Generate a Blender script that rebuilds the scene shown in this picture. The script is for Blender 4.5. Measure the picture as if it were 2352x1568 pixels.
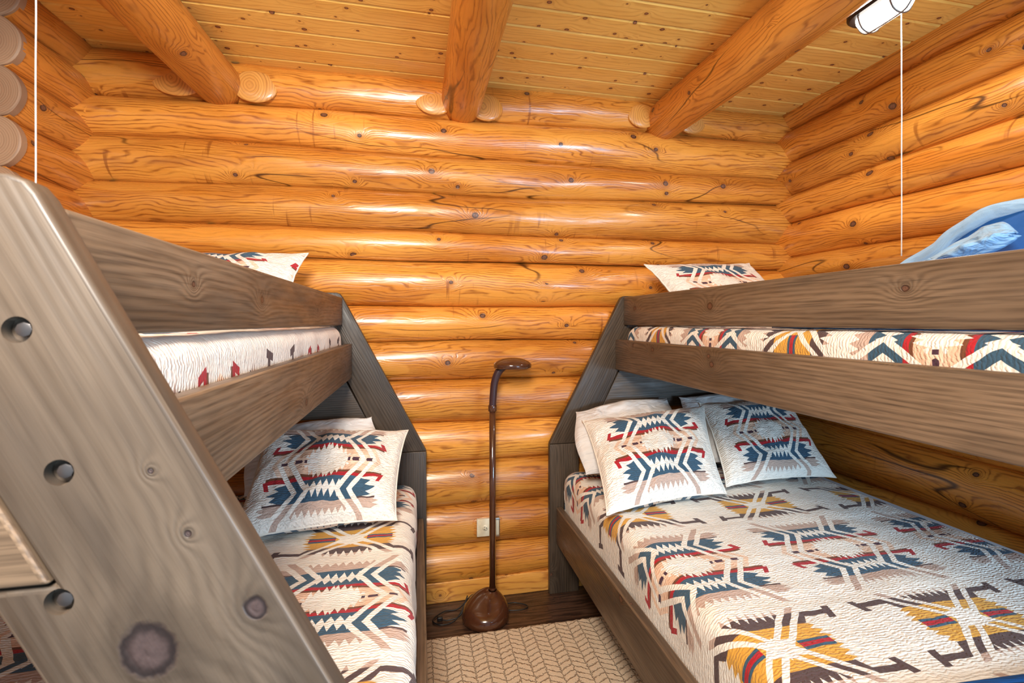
import bpy, bmesh, math, random
from mathutils import Vector, Matrix, noise as mn
S = bpy.context.scene
C = S.collection
for o in list(bpy.data.objects): bpy.data.objects.remove(o)
R = math.radians

# ---------------------------------------------------------------- camera
cam = bpy.data.cameras.new('camera'); camo = bpy.data.objects.new('camera', cam); C.objects.link(camo)
camo.location = (0, 0, 1.63); camo.rotation_euler = (R(90), 0, -R(11.52))
cam.sensor_width = 36; cam.lens = 36*1055/2352; cam.shift_y = -44/2352
cam.clip_start = .02
cam.dof.use_dof = True; cam.dof.focus_distance = 2.2; cam.dof.aperture_fstop = 6.3
S.camera = camo
S.view_settings.view_transform = 'Standard'; S.view_settings.look = 'None'
S.view_settings.gamma = 1; S.view_settings.use_curve_mapping = False
S.view_settings.exposure = 0.0

# ---------------------------------------------------------------- world and lights
w = bpy.data.worlds.new('world'); S.world = w; w.use_nodes = True
w.node_tree.nodes['Background'].inputs[0].default_value = (.66, .82, 1, 1)
w.node_tree.nodes['Background'].inputs[1].default_value = .50
def area(name, loc, target, size, power, col):
    l = bpy.data.lights.new(name, 'AREA'); l.shape = 'RECTANGLE'; l.size, l.size_y = size
    l.energy = power; l.color = col
    o = bpy.data.objects.new(name, l); C.objects.link(o); o.location = loc
    o.rotation_euler = (Vector(target)-Vector(loc)).to_track_quat('-Z', 'Y').to_euler()
    return o
area('room_lamp_light', (-.27, -.35, 2.62), (.1, 2.4, 1.1), (.6, .65), 98, (1, .93, .84))
area('window_light', (2.15, -1.4, 1.5), (1.7, 1.9, .75), (1.0, 1.1), 120, (.46, .73, 1))

# ---------------------------------------------------------------- node expressions
class V:
    nt = None
    def __init__(s, k): s.k = k
    def _m(s, op, *o, clamp=False):
        n = V.nt.nodes.new('ShaderNodeMath'); n.operation = op; n.use_clamp = clamp
        for i, x in enumerate((s,)+o):
            if isinstance(x, V): V.nt.links.new(x.k, n.inputs[i])
            else: n.inputs[i].default_value = x
        return V(n.outputs[0])
    def __add__(s, o): return s._m('ADD', o)
    __radd__ = __add__
    def __sub__(s, o): return s._m('SUBTRACT', o)
    def __rsub__(s, o): return (s*-1)+o
    def __mul__(s, o): return s._m('MULTIPLY', o)
    __rmul__ = __mul__
    def __truediv__(s, o): return s._m('DIVIDE', o)
    def __lt__(s, o): return s._m('LESS_THAN', o)
    def __gt__(s, o): return s._m('GREATER_THAN', o)
    def fract(s): return s._m('FRACT')
    def abs(s): return s._m('ABSOLUTE')
    def sin(s): return s._m('SINE')
    def exp(s): return s._m('EXPONENT')
    def floor(s): return s._m('FLOOR')
    def min(s, o): return s._m('MINIMUM', o)
    def max(s, o): return s._m('MAXIMUM', o)
    def pp(s, o): return s._m('PINGPONG', o)
    def pw(s, o): return s._m('POWER', o)
    def inv(s): return (s*-1)+1
    def clamp(s): return s._m('ADD', 0.0, clamp=True)
def nd(t): return V.nt.nodes.new(t)
def link(a, b): V.nt.links.new(a.k if isinstance(a, V) else a, b)
def uvxy():
    n = nd('ShaderNodeUVMap'); n.uv_map = 'UVMap'
    s = nd('ShaderNodeSeparateXYZ'); link(n.outputs[0], s.inputs[0])
    return V(s.outputs[0]), V(s.outputs[1])
def vec(x, y, z=0.0):
    c = nd('ShaderNodeCombineXYZ')
    for i, q in enumerate((x, y, z)):
        if isinstance(q, V): link(q, c.inputs[i])
        else: c.inputs[i].default_value = q
    return V(c.outputs[0])
def noise(v, sc=1.0, det=2.0, rough=.5, dist=0.0):
    n = nd('ShaderNodeTexNoise'); link(v, n.inputs['Vector'])
    n.inputs['Scale'].default_value = sc; n.inputs['Detail'].default_value = det
    n.inputs['Roughness'].default_value = rough; n.inputs['Distortion'].default_value = dist
    return V(n.outputs[0])
def sm(x, a, b, lo=0.0, hi=1.0):
    n = nd('ShaderNodeMapRange'); n.interpolation_type = 'SMOOTHSTEP'
    link(x, n.inputs[0])
    for i, q in enumerate((a, b, lo, hi)): n.inputs[i+1].default_value = q
    return V(n.outputs[0])
def mix(f, a, b):
    n = nd('ShaderNodeMix'); n.data_type = 'RGBA'
    if isinstance(f, V): link(f, n.inputs[0])
    else: n.inputs[0].default_value = f
    for i, q in ((6, a), (7, b)):
        if isinstance(q, V): link(q, n.inputs[i])
        else: n.inputs[i].default_value = (*q[:3], 1)
    return V(n.outputs[2])
def lin(r, g, b):
    f = lambda c: (c/255/12.92 if c/255 <= .04045 else ((c/255+.055)/1.055)**2.4)
    return (f(r), f(g), f(b))
def bump(h, strength, dist):
    n = nd('ShaderNodeBump'); n.inputs['Strength'].default_value = strength; n.inputs['Distance'].default_value = dist
    link(h, n.inputs['Height']); return V(n.outputs[0])
MATS = {}
def new_mat(name):
    m = bpy.data.materials.new(name); m.use_nodes = True; V.nt = m.node_tree
    m.node_tree.nodes.clear()
    b = nd('ShaderNodeBsdfPrincipled'); o = nd('ShaderNodeOutputMaterial')
    V.nt.links.new(b.outputs[0], o.inputs[0])
    return m, b
def setp(b, key, x):
    if isinstance(x, V): link(x, b.inputs[key])
    elif isinstance(x, (tuple, list)): b.inputs[key].default_value = (*x, 1)
    else: b.inputs[key].default_value = x
def plain(name, col, rough=.5, metal=0.0, coat=0.0, emis=0):
    m, b = new_mat(name); g = nd('ShaderNodeNewGeometry')
    n = noise(V(g.outputs['Position']), 60, 2)
    setp(b, 'Base Color', mix(n, tuple(c*.85 for c in col), tuple(min(1, c*1.12) for c in col)))
    setp(b, 'Roughness', rough); setp(b, 'Metallic', metal); setp(b, 'Coat Weight', coat)
    if emis: setp(b, 'Emission Color', col); setp(b, 'Emission Strength', emis)
    return m

def knots_auto(U, W, cu, cw, keep, rmin, rmax):
    """distance field and core mask of scattered knots"""
    n = nd('ShaderNodeTexVoronoi'); n.inputs['Scale'].default_value = 1; n.inputs['Randomness'].default_value = .8
    link(vec(U/cu, W/cw), n.inputs['Vector'])
    s = nd('ShaderNodeSeparateXYZ'); link(n.outputs['Position'], s.inputs[0])
    du = (U/cu-V(s.outputs[0]))*cu; dw = (W/cw-V(s.outputs[1]))*cw
    c = nd('ShaderNodeSeparateColor'); link(n.outputs['Color'], c.inputs[0])
    gate = V(c.outputs[0]) < keep
    rad = V(c.outputs[1])*(rmax-rmin)+rmin
    d = (du*du*.7+dw*dw).pw(.5)
    return d, rad, gate, V(c.outputs[1])

def wood(name, light, mid, dark, knotc, nu=1.1, nw=6.0, freq=26, warp=5, line=.3, rough=.35, coat=.25, rlo=.0, knots=(), kring=9, lk=(.25, .95), fk=.35,
         auto=None, bumpd=.0006, blotch=.35, patch=0.0, tint=.25, crack=0.0, lines_light=False, scars=0.0):
    m, b = new_mat(name); U, W = uvxy()
    oi = nd('ShaderNodeObjectInfo'); rnd = V(oi.outputs['Random'])
    n1 = noise(vec(U*nu, W*nw, rnd*40), 1, 2, .5, .4)
    n2 = noise(vec(U*nu*3.3, W*nw*3, rnd*17), 1, 2, .5)
    field = W*freq + n1*warp + n2*1.3 + (noise(vec(U*nu*9, W*nw*4, rnd*7), 1, 1)-.5)*.5
    core = None; halo = None; rim = None
    def addk(d, rad, gate):
        nonlocal field, core, halo, rim
        nz = (noise(vec(U, W), 90, 1)-.5)*.3
        q = d/rad+nz
        f = (q*-.42).exp()
        if gate is not None: f = f*gate
        field = field + f*kring
        k = sm(q, .85, 1.1, 1, 0)
        h = sm(q, 1.0, 2.6, 1, 0)
        r_ = sm(q, .45, .85)
        if gate is not None: r_ = r_*gate
        rim = r_*k if rim is None else rim.max(r_*k)
        if gate is not None: k = k*gate; h = h*gate
        core = k if core is None else core.max(k)
        halo = h if halo is None else halo.max(h)
    if auto:
        d, rad, gate, _ = knots_auto(U, W, *auto); addk(d, rad, gate)
    for (ku, kw, kr) in knots:
        du = U-ku; dw = W-kw
        addk((du*du*.75+dw*dw).pw(.5), kr, None)
    fr = field.fract()
    ln = sm((fr-.5).abs(), .0, line)            # 0 on the line
    wob = noise(vec(U*9, W*60, 3.0), 1, 2)
    fine = noise(vec(U*6, W*240, rnd*9), 1, 2, .6)
    bl = noise(vec(U*.9, W*4.5, rnd*11), 1, 3, .6)
    base = mix(sm(bl, .3, .7), mid, light)
    base = mix(ln.inv()*sm(wob, .25, .62, *lk), base, dark)
    base = mix(sm(fine, .45, .8, 0, fk), base, dark)
    base = mix(sm(noise(vec(U*2.2, W*9, rnd*23+5), 1, 3, .65), .52, .75, 0, blotch), base, dark)
    if patch:
        pn = noise(vec(U*1.6, W*7, rnd*31+9), 1, 2, .4)
        base = mix(sm(pn, .56, .59, 0, patch), base, light)
    if scars:
        sc = noise(vec(U*26, W*2.2, rnd*31+2), 1, 2, .6)
        gt = noise(vec(U*1.1, W*3.5, rnd*13+7), 1, 1)
        base = mix(sm(sc, .62, .72)*sm(gt, .52, .6, 0, scars), base, dark)
    if crack:
        cn = (noise(vec(U*.55, W*3.2, rnd*50+3), 1, 2, .5)-.5).abs()
        gt = noise(vec(U*1.3, W*2, rnd*20), 1, 1)
        base = mix(sm(cn, 0, .006, 1, 0)*sm(gt, .5, .6, 0, crack), base, tuple(c*.15 for c in dark))
    hs = nd('ShaderNodeHueSaturation'); link(base, hs.inputs['Color'])
    link(rnd*tint+(1-tint/2), hs.inputs['Value']); base = V(hs.outputs[0])
    rg = noise(vec(U*4, W*20, 1.0), 1, 3, .6)
    h = fine*.5+ln*.6
    if core is not None:
        kd = noise(vec(U, W), 160, 2)
        base = mix(halo*.35, base, dark)
        base = mix(core, base, mix(rim.clamp(), mix(kd, tuple(c*1.1 for c in knotc), tuple(c*2.3 for c in knotc)), tuple(c*.5 for c in knotc)))
        h = h+core*-1.5
    setp(b, 'Base Color', base)
    setp(b, 'Roughness', sm(rg, .3, .7, max(.05, rough-.12), rough+.12))
    pc = noise(vec(U*3.1, W*11, rnd*19+4), 1, 3, .6)
    setp(b, 'Coat Weight', sm(pc, .42, .56, coat*.25, min(1, coat*1.5))); setp(b, 'Coat Roughness', sm(pc, .3, .8, .20+rlo, .08+rlo))
    setp(b, 'Normal', bump(h, .8, bumpd))
    return m

# ---------------------------------------------------------------- mesh helpers
def tag(o, label=None, cat=None, group=None, kind=None):
    for k, v in (('label', label), ('category', cat), ('group', group), ('kind', kind)):
        if v: o[k] = v
    return o
def empty(name, loc=(0, 0, 0), **k):
    o = bpy.data.objects.new(name, None); C.objects.link(o); o.location = loc; o.empty_display_size = .05
    return tag(o, **k)
def add(name, bm, mat, parent=None, smooth=True, world=True):
    me = bpy.data.meshes.new(name); bm.to_mesh(me); bm.free()
    if smooth: me.polygons.foreach_set('use_smooth', [True]*len(me.polygons))
    o = bpy.data.objects.new(name, me); C.objects.link(o)
    me.materials.append(mat)
    if parent is not None:
        o.parent = parent
        if world: o.matrix_parent_inverse = Matrix.Translation(parent.location).inverted()
    return o
def autosmooth(o, ang=35):
    me = o.data; 
    bm = bmesh.new(); bm.from_mesh(me)
    for e in bm.edges:
        if len(e.link_faces) == 2 and e.calc_face_angle(0) > R(ang): e.smooth = False
    bm.to_mesh(me); bm.free(); return o
def uvlayer(bm): return bm.loops.layers.uv.get('UVMap') or bm.loops.layers.uv.new('UVMap')
def prism(poly, axis, a0, a1):
    """poly: list of 2D points; axis 'x','y','z' is the extrusion axis (the others in order)."""
    bm = bmesh.new()
    def P(p, t):
        return {'x': (t, p[0], p[1]), 'y': (p[0], t, p[1]), 'z': (p[0], p[1], t)}[axis]
    A = [bm.verts.new(P(p, a0)) for p in poly]; B = [bm.verts.new(P(p, a1)) for p in poly]
    bm.faces.new(A); bm.faces.new(B)
    n = len(poly)
    for i in range(n): bm.faces.new((A[i], A[(i+1) % n], B[(i+1) % n], B[i]))
    bmesh.ops.recalc_face_normals(bm, faces=bm.faces)
    return bm
def bevel(bm, w, seg=2, ang=30):
    es = [e for e in bm.edges if len(e.link_faces) == 2 and e.calc_face_angle(0) > R(ang)]
    bmesh.ops.bevel(bm, geom=es, offset=w, segments=seg, affect='EDGES', profile=.5, clamp_overlap=True)
    return bm
def box(x0, x1, y0, y1, z0, z1): return prism([(x0, y0), (x1, y0), (x1, y1), (x0, y1)], 'z', z0, z1)
def grain(bm, g, off=(0, 0)):
    """UV: u along the grain vector, v across it (per face)."""
    g = Vector(g).normalized(); uv = uvlayer(bm); bm.normal_update()
    for f in bm.faces:
        c = f.normal.cross(g)
        if c.length < .3:
            c = g.orthogonal().normalized(); d = g.cross(c)
            for l in f.loops: l[uv].uv = (l.vert.co.dot(c)*.3+off[0], l.vert.co.dot(d)+off[1])
            continue
        c.normalize()
        if max(c, key=abs) < 0: c = -c
        for l in f.loops: l[uv].uv = (l.vert.co.dot(g)+off[0], l.vert.co.dot(c)+off[1])
    return bm
def tube(pts, r, seg=10, closed=False, flat=1.0):
    """swept round tube along points (r number or list)"""
    bm = bmesh.new(); pts = [Vector(p) for p in pts]; n = len(pts); rings = []
    up = Vector((0, 0, 1)); uv = uvlayer(bm); prev = None; L = 0; Ls = []
    for i, p in enumerate(pts):
        t = (pts[min(i+1, n-1)]-pts[max(i-1, 0)])
        if closed: t = pts[(i+1) % n]-pts[i-1]
        t.normalize()
        if prev is None:
            a = t.orthogonal().normalized()
        else: a = (prev-t*prev.dot(t)).normalized()
        prev = a; b = t.cross(a); rr = r[i] if isinstance(r, (list, tuple)) else r
        rings.append([bm.verts.new(p+a*rr*math.cos(k*2*math.pi/seg)+b*rr*flat*math.sin(k*2*math.pi/seg)) for k in range(seg)])
        if i: L += (p-pts[i-1]).length
        Ls.append(L)
    m = n if closed else n-1
    for i in range(m):
        A, B = rings[i], rings[(i+1) % n]
        for k in range(seg):
            f = bm.faces.new((A[k], A[(k+1) % seg], B[(k+1) % seg], B[k]))
            vals = [(Ls[i], k), (Ls[i], k+1), (Ls[i+1] if i+1 < n else L, k+1), (Ls[i+1] if i+1 < n else L, k)]
            for l, (u, kk) in zip(f.loops, vals): l[uv].uv = (u, kk*.02)
    if not closed:
        bm.faces.new(rings[0][::-1]); bm.faces.new(rings[-1])
    bmesh.ops.recalc_face_normals(bm, faces=bm.faces)
    return bm
def spline(pts, n=8):
    """Catmull-Rom"""
    P = [Vector(p) for p in pts]; out = []
    for i in range(len(P)-1):
        p0, p1, p2, p3 = P[max(i-1, 0)], P[i], P[i+1], P[min(i+2, len(P)-1)]
        for k in range(n):
            t = k/n
            out.append(.5*((2*p1)+(p2-p0)*t+(2*p0-5*p1+4*p2-p3)*t*t+(3*p1-p0-3*p2+p3)*t**3))
    out.append(P[-1]); return out
def lathe(prof, center, seg=32, sx=1, sy=1):
    bm = bmesh.new(); rings = []
    for (r, z) in prof:
        rings.append([bm.verts.new((center[0]+sx*r*math.cos(k*2*math.pi/seg), center[1]+sy*r*math.sin(k*2*math.pi/seg), center[2]+z)) for k in range(seg)])
    for A, B in zip(rings, rings[1:]):
        for k in range(seg): bm.faces.new((A[k], A[(k+1) % seg], B[(k+1) % seg], B[k]))
    bm.faces.new(rings[0][::-1]); bm.faces.new(rings[-1])
    bmesh.ops.recalc_face_normals(bm, faces=bm.faces); return bm
def cyl(p0, p1, r, seg=20): return tube([p0, p1], r, seg)

# ---------------------------------------------------------------- wood materials
LOGL, LOGM, LOGD, LOGK = (.78, .335, .054), (.60, .20, .023), (.26, .068, .008), (.10, .042, .024)
m_log = wood('varnished_pine_log', LOGL, LOGM, LOGD, LOGK, nu=1.5, nw=7, freq=52, warp=8, line=.28, lk=(.15, .85), fk=.25, kring=8, rough=.33, coat=.4, rlo=.04,
             auto=(.62, .21, .6, .008, .018), bumpd=.0009, blotch=.5, patch=.6, tint=.38, crack=.9, scars=.7)
m_beam = wood('varnished_beam_log', (.74, .30, .05), (.56, .185, .022), (.24, .06, .008), LOGK, nu=1.8, nw=7, freq=48, warp=9, line=.26, lk=(.12, .7), fk=.2, kring=8, rough=.38, coat=.3, rlo=.1,
              auto=(.5, .17, .45, .008, .016), bumpd=.001, blotch=.5, patch=.4, crack=.8)
m_ceil = wood('yellow_pine_ceiling_board', (.90, .56, .14), (.82, .47, .10), (.50, .21, .035), (.16, .06, .025), nu=1.2, nw=7, freq=38, warp=4, line=.3, lk=(.05, .4), fk=.15, kring=3, rough=.42, coat=.15, rlo=.1,
              auto=(.24, .10, .85, .003, .011), bumpd=.0004, blotch=.2, tint=.0)
m_base = wood('honey_pine_trim', (.80, .42, .10), (.72, .33, .06), (.42, .15, .03), (.2, .07, .02), nu=1.2, nw=8, freq=18, warp=4, line=.3, rough=.35,
              auto=(.4, .12, .5, .004, .009), blotch=.15)
m_end = wood('log_end_grain', (.40, .26, .155), (.33, .20, .115), (.18, .09, .045), LOGK, nu=3, nw=3, freq=120, warp=1, line=.4, lk=(.1, .4), fk=.1, rough=.6, coat=0, blotch=.25)
m_cut = wood('pale_log_cut_face', (.78, .38, .09), (.68, .28, .05), (.34, .11, .02), LOGK, nu=2, nw=8, freq=85, warp=2, line=.35, lk=(.1, .5), rough=.4, coat=.3, blotch=.2)
BRL, BRM, BRD, BRK = (.235, .155, .094), (.100, .064, .039), (.040, .024, .014), (.075, .034, .020)
def bedwood(name, knots=(), cool=0.0, auto=(.75, .19, .30, .006, .013), k=1.0, blotch=.45, lk=(.05, .5), fk=.65, freq=66, kring=7, kc=BRK):
    t = lambda c: (c[0]*k*(1-.30*cool), c[1]*k*(1-.06*cool), c[2]*k*(1+.28*cool))
    return wood(name, t(BRL), t(BRM), t(BRD), kc, nu=.55, nw=6, freq=freq, warp=6.0, line=.45, lk=lk, fk=fk, kring=kring, rough=.5, coat=.08, rlo=.2,
                auto=auto, knots=knots, bumpd=.0007, blotch=blotch, tint=.12)
m_rail = bedwood('brown_stained_pine')
m_frame = bedwood('grey_stained_pine', cool=.28, k=.52)

# ---------------------------------------------------------------- fabrics
CREAM = (.88, .815, .72)
def pattern(U, W):
    """geometric southwestern pattern; U across and W along, both in centimetres from a medallion's centre"""
    u = U.pp(32.5); v = W.pp(44.0)
    zig = lambda t, p, a: ((t/p).fract()*2-1).abs()*a
    saw = lambda t, p, a: (t/p).fract()*a
    ub = (v*-.77+19)*(v < 13) + ((v-13)*.77+9)*((v > 12.999)*(v < 26)) + ((v-26)*-1.02+19)*(v > 25.999)
    s = u-ub                                           # 0 in the middle of the chevron pair
    ins = s < -3.9; midm = (s.abs() < 1.4); out = s > 3.9
    wig = noise(vec(U*.2, W*.2), 1, 2)*.5
    def rng(x, a, b): return (x > a)*(x < b)
    peach = lin(232, 190, 160); peach2 = lin(240, 205, 178); brown = lin(112, 62, 34); red = lin(176, 20, 32); blue = lin(52, 84, 106)
    taupe = lin(196, 168, 152); dbr = lin(84, 62, 60); gold = lin(218, 160, 62); plum = lin(72, 40, 56)
    # ---- strips by distance from the row's centre line
    col = mix(rng(v, 0, 2.0), peach, peach2)
    col = mix(v > 5.2, col, brown); col = mix(v > 6.3, col, red); col = mix(v > 7.9, col, blue)
    col = mix(v > 17.2, col, taupe); col = mix(v > 31.5, col, dbr); col = mix(v > 36.5, col, gold)
    on_in = (v < 9.6+zig(u+1.5, 2.7, 2.4) if False else (v-zig(u, 2.7, 2.6)) < 9.4)
    # second blue spiked strip
    strip2 = rng(v+zig(u, 2.7, 3.0), 15.8, 30)*(v < 17.0)
    tz = (v-zig(u, 2.6, 2.2)) > 17.0
    tri = rng(v-26, -9, -3.0)*((v-zig(u, 2.8, 2.8)) < 20.2)
    tri2 = (v > 26)*((v+zig(u, 2.9, 4.2)) > 33.5)*(v < 40.5-zig(u, 2.4, 1.8) if False else (v+zig(u, 2.4, 1.8)) < 41.5)
    ins_on = on_in.max(strip2).max((v > 17.0)*tri).max(tri2)
    # cream medallion in the middle
    blob = ((v+zig(u+.4, 2.2, 3.0)+u*u*.05) < 8.2)*((u+zig(v+.9, 2.0, 3.2)) < 11.0)
    ins_on = ins_on*blob.inv()
    mid_on = (v < 30)*(v > 17.8)
    mid_on = mid_on*.0+1-rng(v, 41, 50)-rng(v, 25.5, 29)
    # ---- outside the chevrons
    hookline = rng(v, 5.4, 7.9)*(u < 26)
    hook = rng(v, 6.5, 10.2)*rng(u+(v-7)*.5, 25.0, 27.0)
    step = ((v-8)/1.9).floor()
    dia = rng(v, 7.9, 17.0)*((u+zig(v+.4, 2.9, 3.8)) < ((v-13).abs()*-.95+24.2))
    line3 = rng(v, 16.6, 17.3)*(u < 24)
    peachout = (v < 5.2)*(s < 6.2)
    t_out = rng(v, 17.3, 21)*((u+zig(v, 1.6, 3)) < 26)
    bh = rng(v, 31.3, 33.4)*(u < 27.5)
    bh2 = rng(v, 30, 36)*rng(u+(v-31)*.3, 26.0, 28.4)*(v < 35.4)
    bh3 = rng(v, 31.3, 36.5)*((s+(v-31)*-.4) < 5.0)
    gs = rng(v, 34.5, 44)*((u+zig(v+.5, 2.3, 3.0)) < ((v-44)*.0+19.5-(44-v)*.25 if False else 19.0-(v*-.25+11)))
    out_on = hookline.max(hook).max(dia).max(line3).max(peachout).max(t_out).max(bh).max(bh2).max(bh3).max(gs)
    colo = mix(v < 5.2, col, peach2)
    colo = mix(hook, colo, red)
    colo = mix(line3, colo, dbr)
    colo = mix(bh.max(bh2).max(bh3), mix(rng(v, 34.5, 50), colo, gold), dbr)
    on = ins*ins_on + midm*mid_on + out*out_on
    c = mix(out, col, colo)
    # little plum arrows on the centre line, teal and red bars on the gold rows
    arr = (v < .75)*(rng(u, 9.0, 10.2).max(rng(u-v*.6, 11.0, 14.0)).max(rng(u-v*.6, 17.4, 20.4)))
    bar = (v > 42.3)*rng(u, 6.2+0.0, 16.5)*(s > 3.3)
    c = mix(bar, c, mix(v > 43.25, blue, red))
    on = on.max(bar)
    c = mix(on, CREAM, c)
    c = mix(arr, c, plum)
    return c
def fabric(name, patt=True, base=CREAM, ridge=True, rough=.85, sc=1.0, bd=.0026, sheen=.1, crinkle=0.0):
    m, b = new_mat(name); U, W = uvxy()
    if patt:
        Uc = U*100+(noise(vec(U*14, W*14), 1, 1)-.5)*1.0; Wc = W*100+(noise(vec(U*16, W*16, 4.0), 1, 1)-.5)*1.0
        c = pattern(Uc, Wc)
    else: c = mix(noise(vec(U*8, W*8), 1, 2), tuple(x*.95 for x in base), base)
    setp(b, 'Base Color', c); setp(b, 'Roughness', rough); setp(b, 'Sheen Weight', sheen)
    h = noise(vec(U*400, W*400), 1, 1)*.06
    if ridge:
        q = W*105*sc+(noise(vec(U*55, W*30), 1, 2)-.5)*2.2
        rr = ((q.fract()*2-1).abs()*-1+1)
        h = h+(rr*1.6).sin()*sm(noise(vec(U*38, W*90, 3.0), 1, 1), .35, .6, .25, .9)+noise(vec(U*70, W*110), 1, 2)*.7
    else:
        h = h+noise(vec(U*5+W*2, W*11), 1, 3, .55, .6)*2.2
    if crinkle: h = h+noise(vec(U*22, W*30, 8.0), 1, 2, .5, .8)*crinkle
    setp(b, 'Normal', bump(h, .85, bd))
    return m
m_quilt = fabric('southwest_quilt_cotton', bd=.0026, crinkle=.8)
m_sham = fabric('southwest_sham_cotton', bd=.0034, crinkle=3.2)
m_white = fabric('white_pillow_cotton', False, (.80, .78, .76), False, bd=.016)
m_sheet = fabric('pale_sheet_cotton', False, (.62, .68, .76), False)
m_trimw = fabric('cream_piping_cotton', False, (.84, .78, .68), False)

# ---------------------------------------------------------------- room shell
TH = R(60)
def wall_log(name, parent, wall, t0, t1, z0, z1, sd, mat=None):
    """one log of a wall; z0=(low,high) seam heights at t0, z1 the same at t1; wall: back/right/left"""
    rnd = random.Random(sd); n = 56; k = 13
    bm = bmesh.new(); uv = uvlayer(bm); rows = []
    for i in range(n+1):
        f = i/n; t = t0+(t1-t0)*f
        lo = z0[0]+(z1[0]-z0[0])*f; hi = z0[1]+(z1[1]-z0[1])*f
        wv = mn.noise((t*1.7, sd*3.1, .5))*.010
        lo += (mn.noise((t*.9, (sd+1)*2.3, 1.5))*.018+mn.noise((t*3.1, (sd+1)*2.3, 7.5))*.005); hi += (mn.noise((t*.9, sd*2.3, 1.5))*.018+mn.noise((t*3.1, sd*2.3, 7.5))*.005)
        c = (lo+hi)/2; h = (hi-lo)/2-.0016; rad = h/math.sin(TH)
        row = []
        for j in range(k+1):
            a = -TH+2*TH*j/k
            dz = c+rad*math.sin(a)+0*wv
            off = rad*(1-math.cos(a))+mn.noise((t*2.3, a*1.5, sd*1.7))*.007+wv*math.cos(a)
            row.append((off, dz, rad*a))
        back = .16
        ring = [(back, row[-1][1], row[-1][2]+.1), (back, row[0][1], row[0][2]-.1)]
        vs = []
        for (off, dz, s_) in row+ring:
            if wall == 'back': p = (t, 2.69+off, dz)
            elif wall == 'right': p = (2.435+off, t, dz)
            else: p = (-1.635-off, t, dz)
            vs.append((bm.verts.new(p), (t+sd*3.7, s_+sd*1.3)))
        rows.append(vs)
    m = len(rows[0])
    for A, B in zip(rows, rows[1:]):
        for j in range(m):
            q = [A[j], A[(j+1) % m], B[(j+1) % m], B[j]]
            f = bm.faces.new([x[0] for x in q])
            for l, x in zip(f.loops, q): l[uv].uv = x[1]
    for rr in (rows[0], rows[-1]): bm.faces.new([x[0] for x in rr])
    bmesh.ops.recalc_face_normals(bm, faces=bm.faces)
    return autosmooth(add(name, bm, mat or m_log, parent), 50)

wb = empty('wall_back', (0, 2.8, 0), kind='structure', label='long wall of stacked orange varnished logs behind both bunk beds')
seams = [(3.045, 3.085), (2.811, 2.884), (2.609, 2.621), (2.364, 2.44), (2.161, 2.167), (1.978, 2.004), (1.712, 1.724), (1.513, 1.515),
         (1.292, 1.299), (1.033, 1.04), (.805, .806), (.546, .530), (.312, .295), (.07, .07)]
for i in range(len(seams)-1):
    hi, lo = seams[i], seams[i+1]
    wall_log('log', wb, 'back', -1.80, 2.60, (lo[0], hi[0]), (lo[1], hi[1]), i+1)
wr = empty('wall_right', (2.5, 1, 0), kind='structure', label='wall of orange varnished logs running beside the bunk with the blue blanket')
sr = [3.16, 2.945, 2.728, 2.502, 2.305, 2.068, 1.90, 1.68, 1.45, 1.22, .995, .712, .47, .24, -.01]
for i in range(len(sr)-1):
    wall_log('log', wr, 'right', 2.85, -.6, (sr[i+1], sr[i]), (sr[i+1]-.012, sr[i]-.012), i+31)
wl = empty('wall_left', (-1.7, 2.5, 0), kind='structure', label='short wall of stacked log ends with round pale cut faces beside the bunk')
sl = [3.12, 2.905, 2.700, 2.492, 2.285, 2.07, 1.85, 1.62, 1.40, 1.17, .94, .71, .48, .24, -.01]
for i in range(len(sl)-1):
    lo, hi = sl[i+1], sl[i]
    lg = wall_log('log', wl, 'left', 2.85, 2.31, (lo, hi), (lo, hi), i+61, mat=m_beam)
    c = (lo+hi)/2; r = (hi-lo)/2+.004
    bm = bmesh.new(); seg = 40; uv = uvlayer(bm); rings = []
    for yy, rr in ((2.33, r+.003), (2.300, r+.003), (2.294, r-.003)):
        rings.append([bm.verts.new((-1.635-r-.0+rr*math.cos(q*2*math.pi/seg)*1.0, yy, c+rr*math.sin(q*2*math.pi/seg)*(1+.03*math.sin(q*.9+i)))) for q in range(seg)])
    for A, B in zip(rings, rings[1:]):
        for q in range(seg): bm.faces.new((A[q], A[(q+1) % seg], B[(q+1) % seg], B[q]))
    cv = bm.verts.new((-1.635-r, 2.294, c))
    for q in range(seg): bm.faces.new((rings[-1][q], rings[-1][(q+1) % seg], cv))
    for g in bm.faces:
        for l in g.loops: l[uv].uv = (i*1.3, math.hypot(l.vert.co.x+1.635+r, l.vert.co.z-c))
    bmesh.ops.recalc_face_normals(bm, faces=bm.faces)
    o = autosmooth(add('log_end', bm, m_end, lg), 40)
outer = box(-2.15, -2.05, -1.2, 2.9, 0, 3.05); grain(outer, (0, 1, 0)); add('backing_board', outer, m_beam, wl, False)
b = box(-2.1, 2.7, 2.83, 2.93, 0, 3.05); grain(b, (1, 0, 0)); add('backing_board', b, m_beam, wb, False)
b = box(2.58, 2.68, -.6, 2.9, 0, 3.05); grain(b, (0, 1, 0)); add('backing_board', b, m_beam, wr, False)

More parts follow.
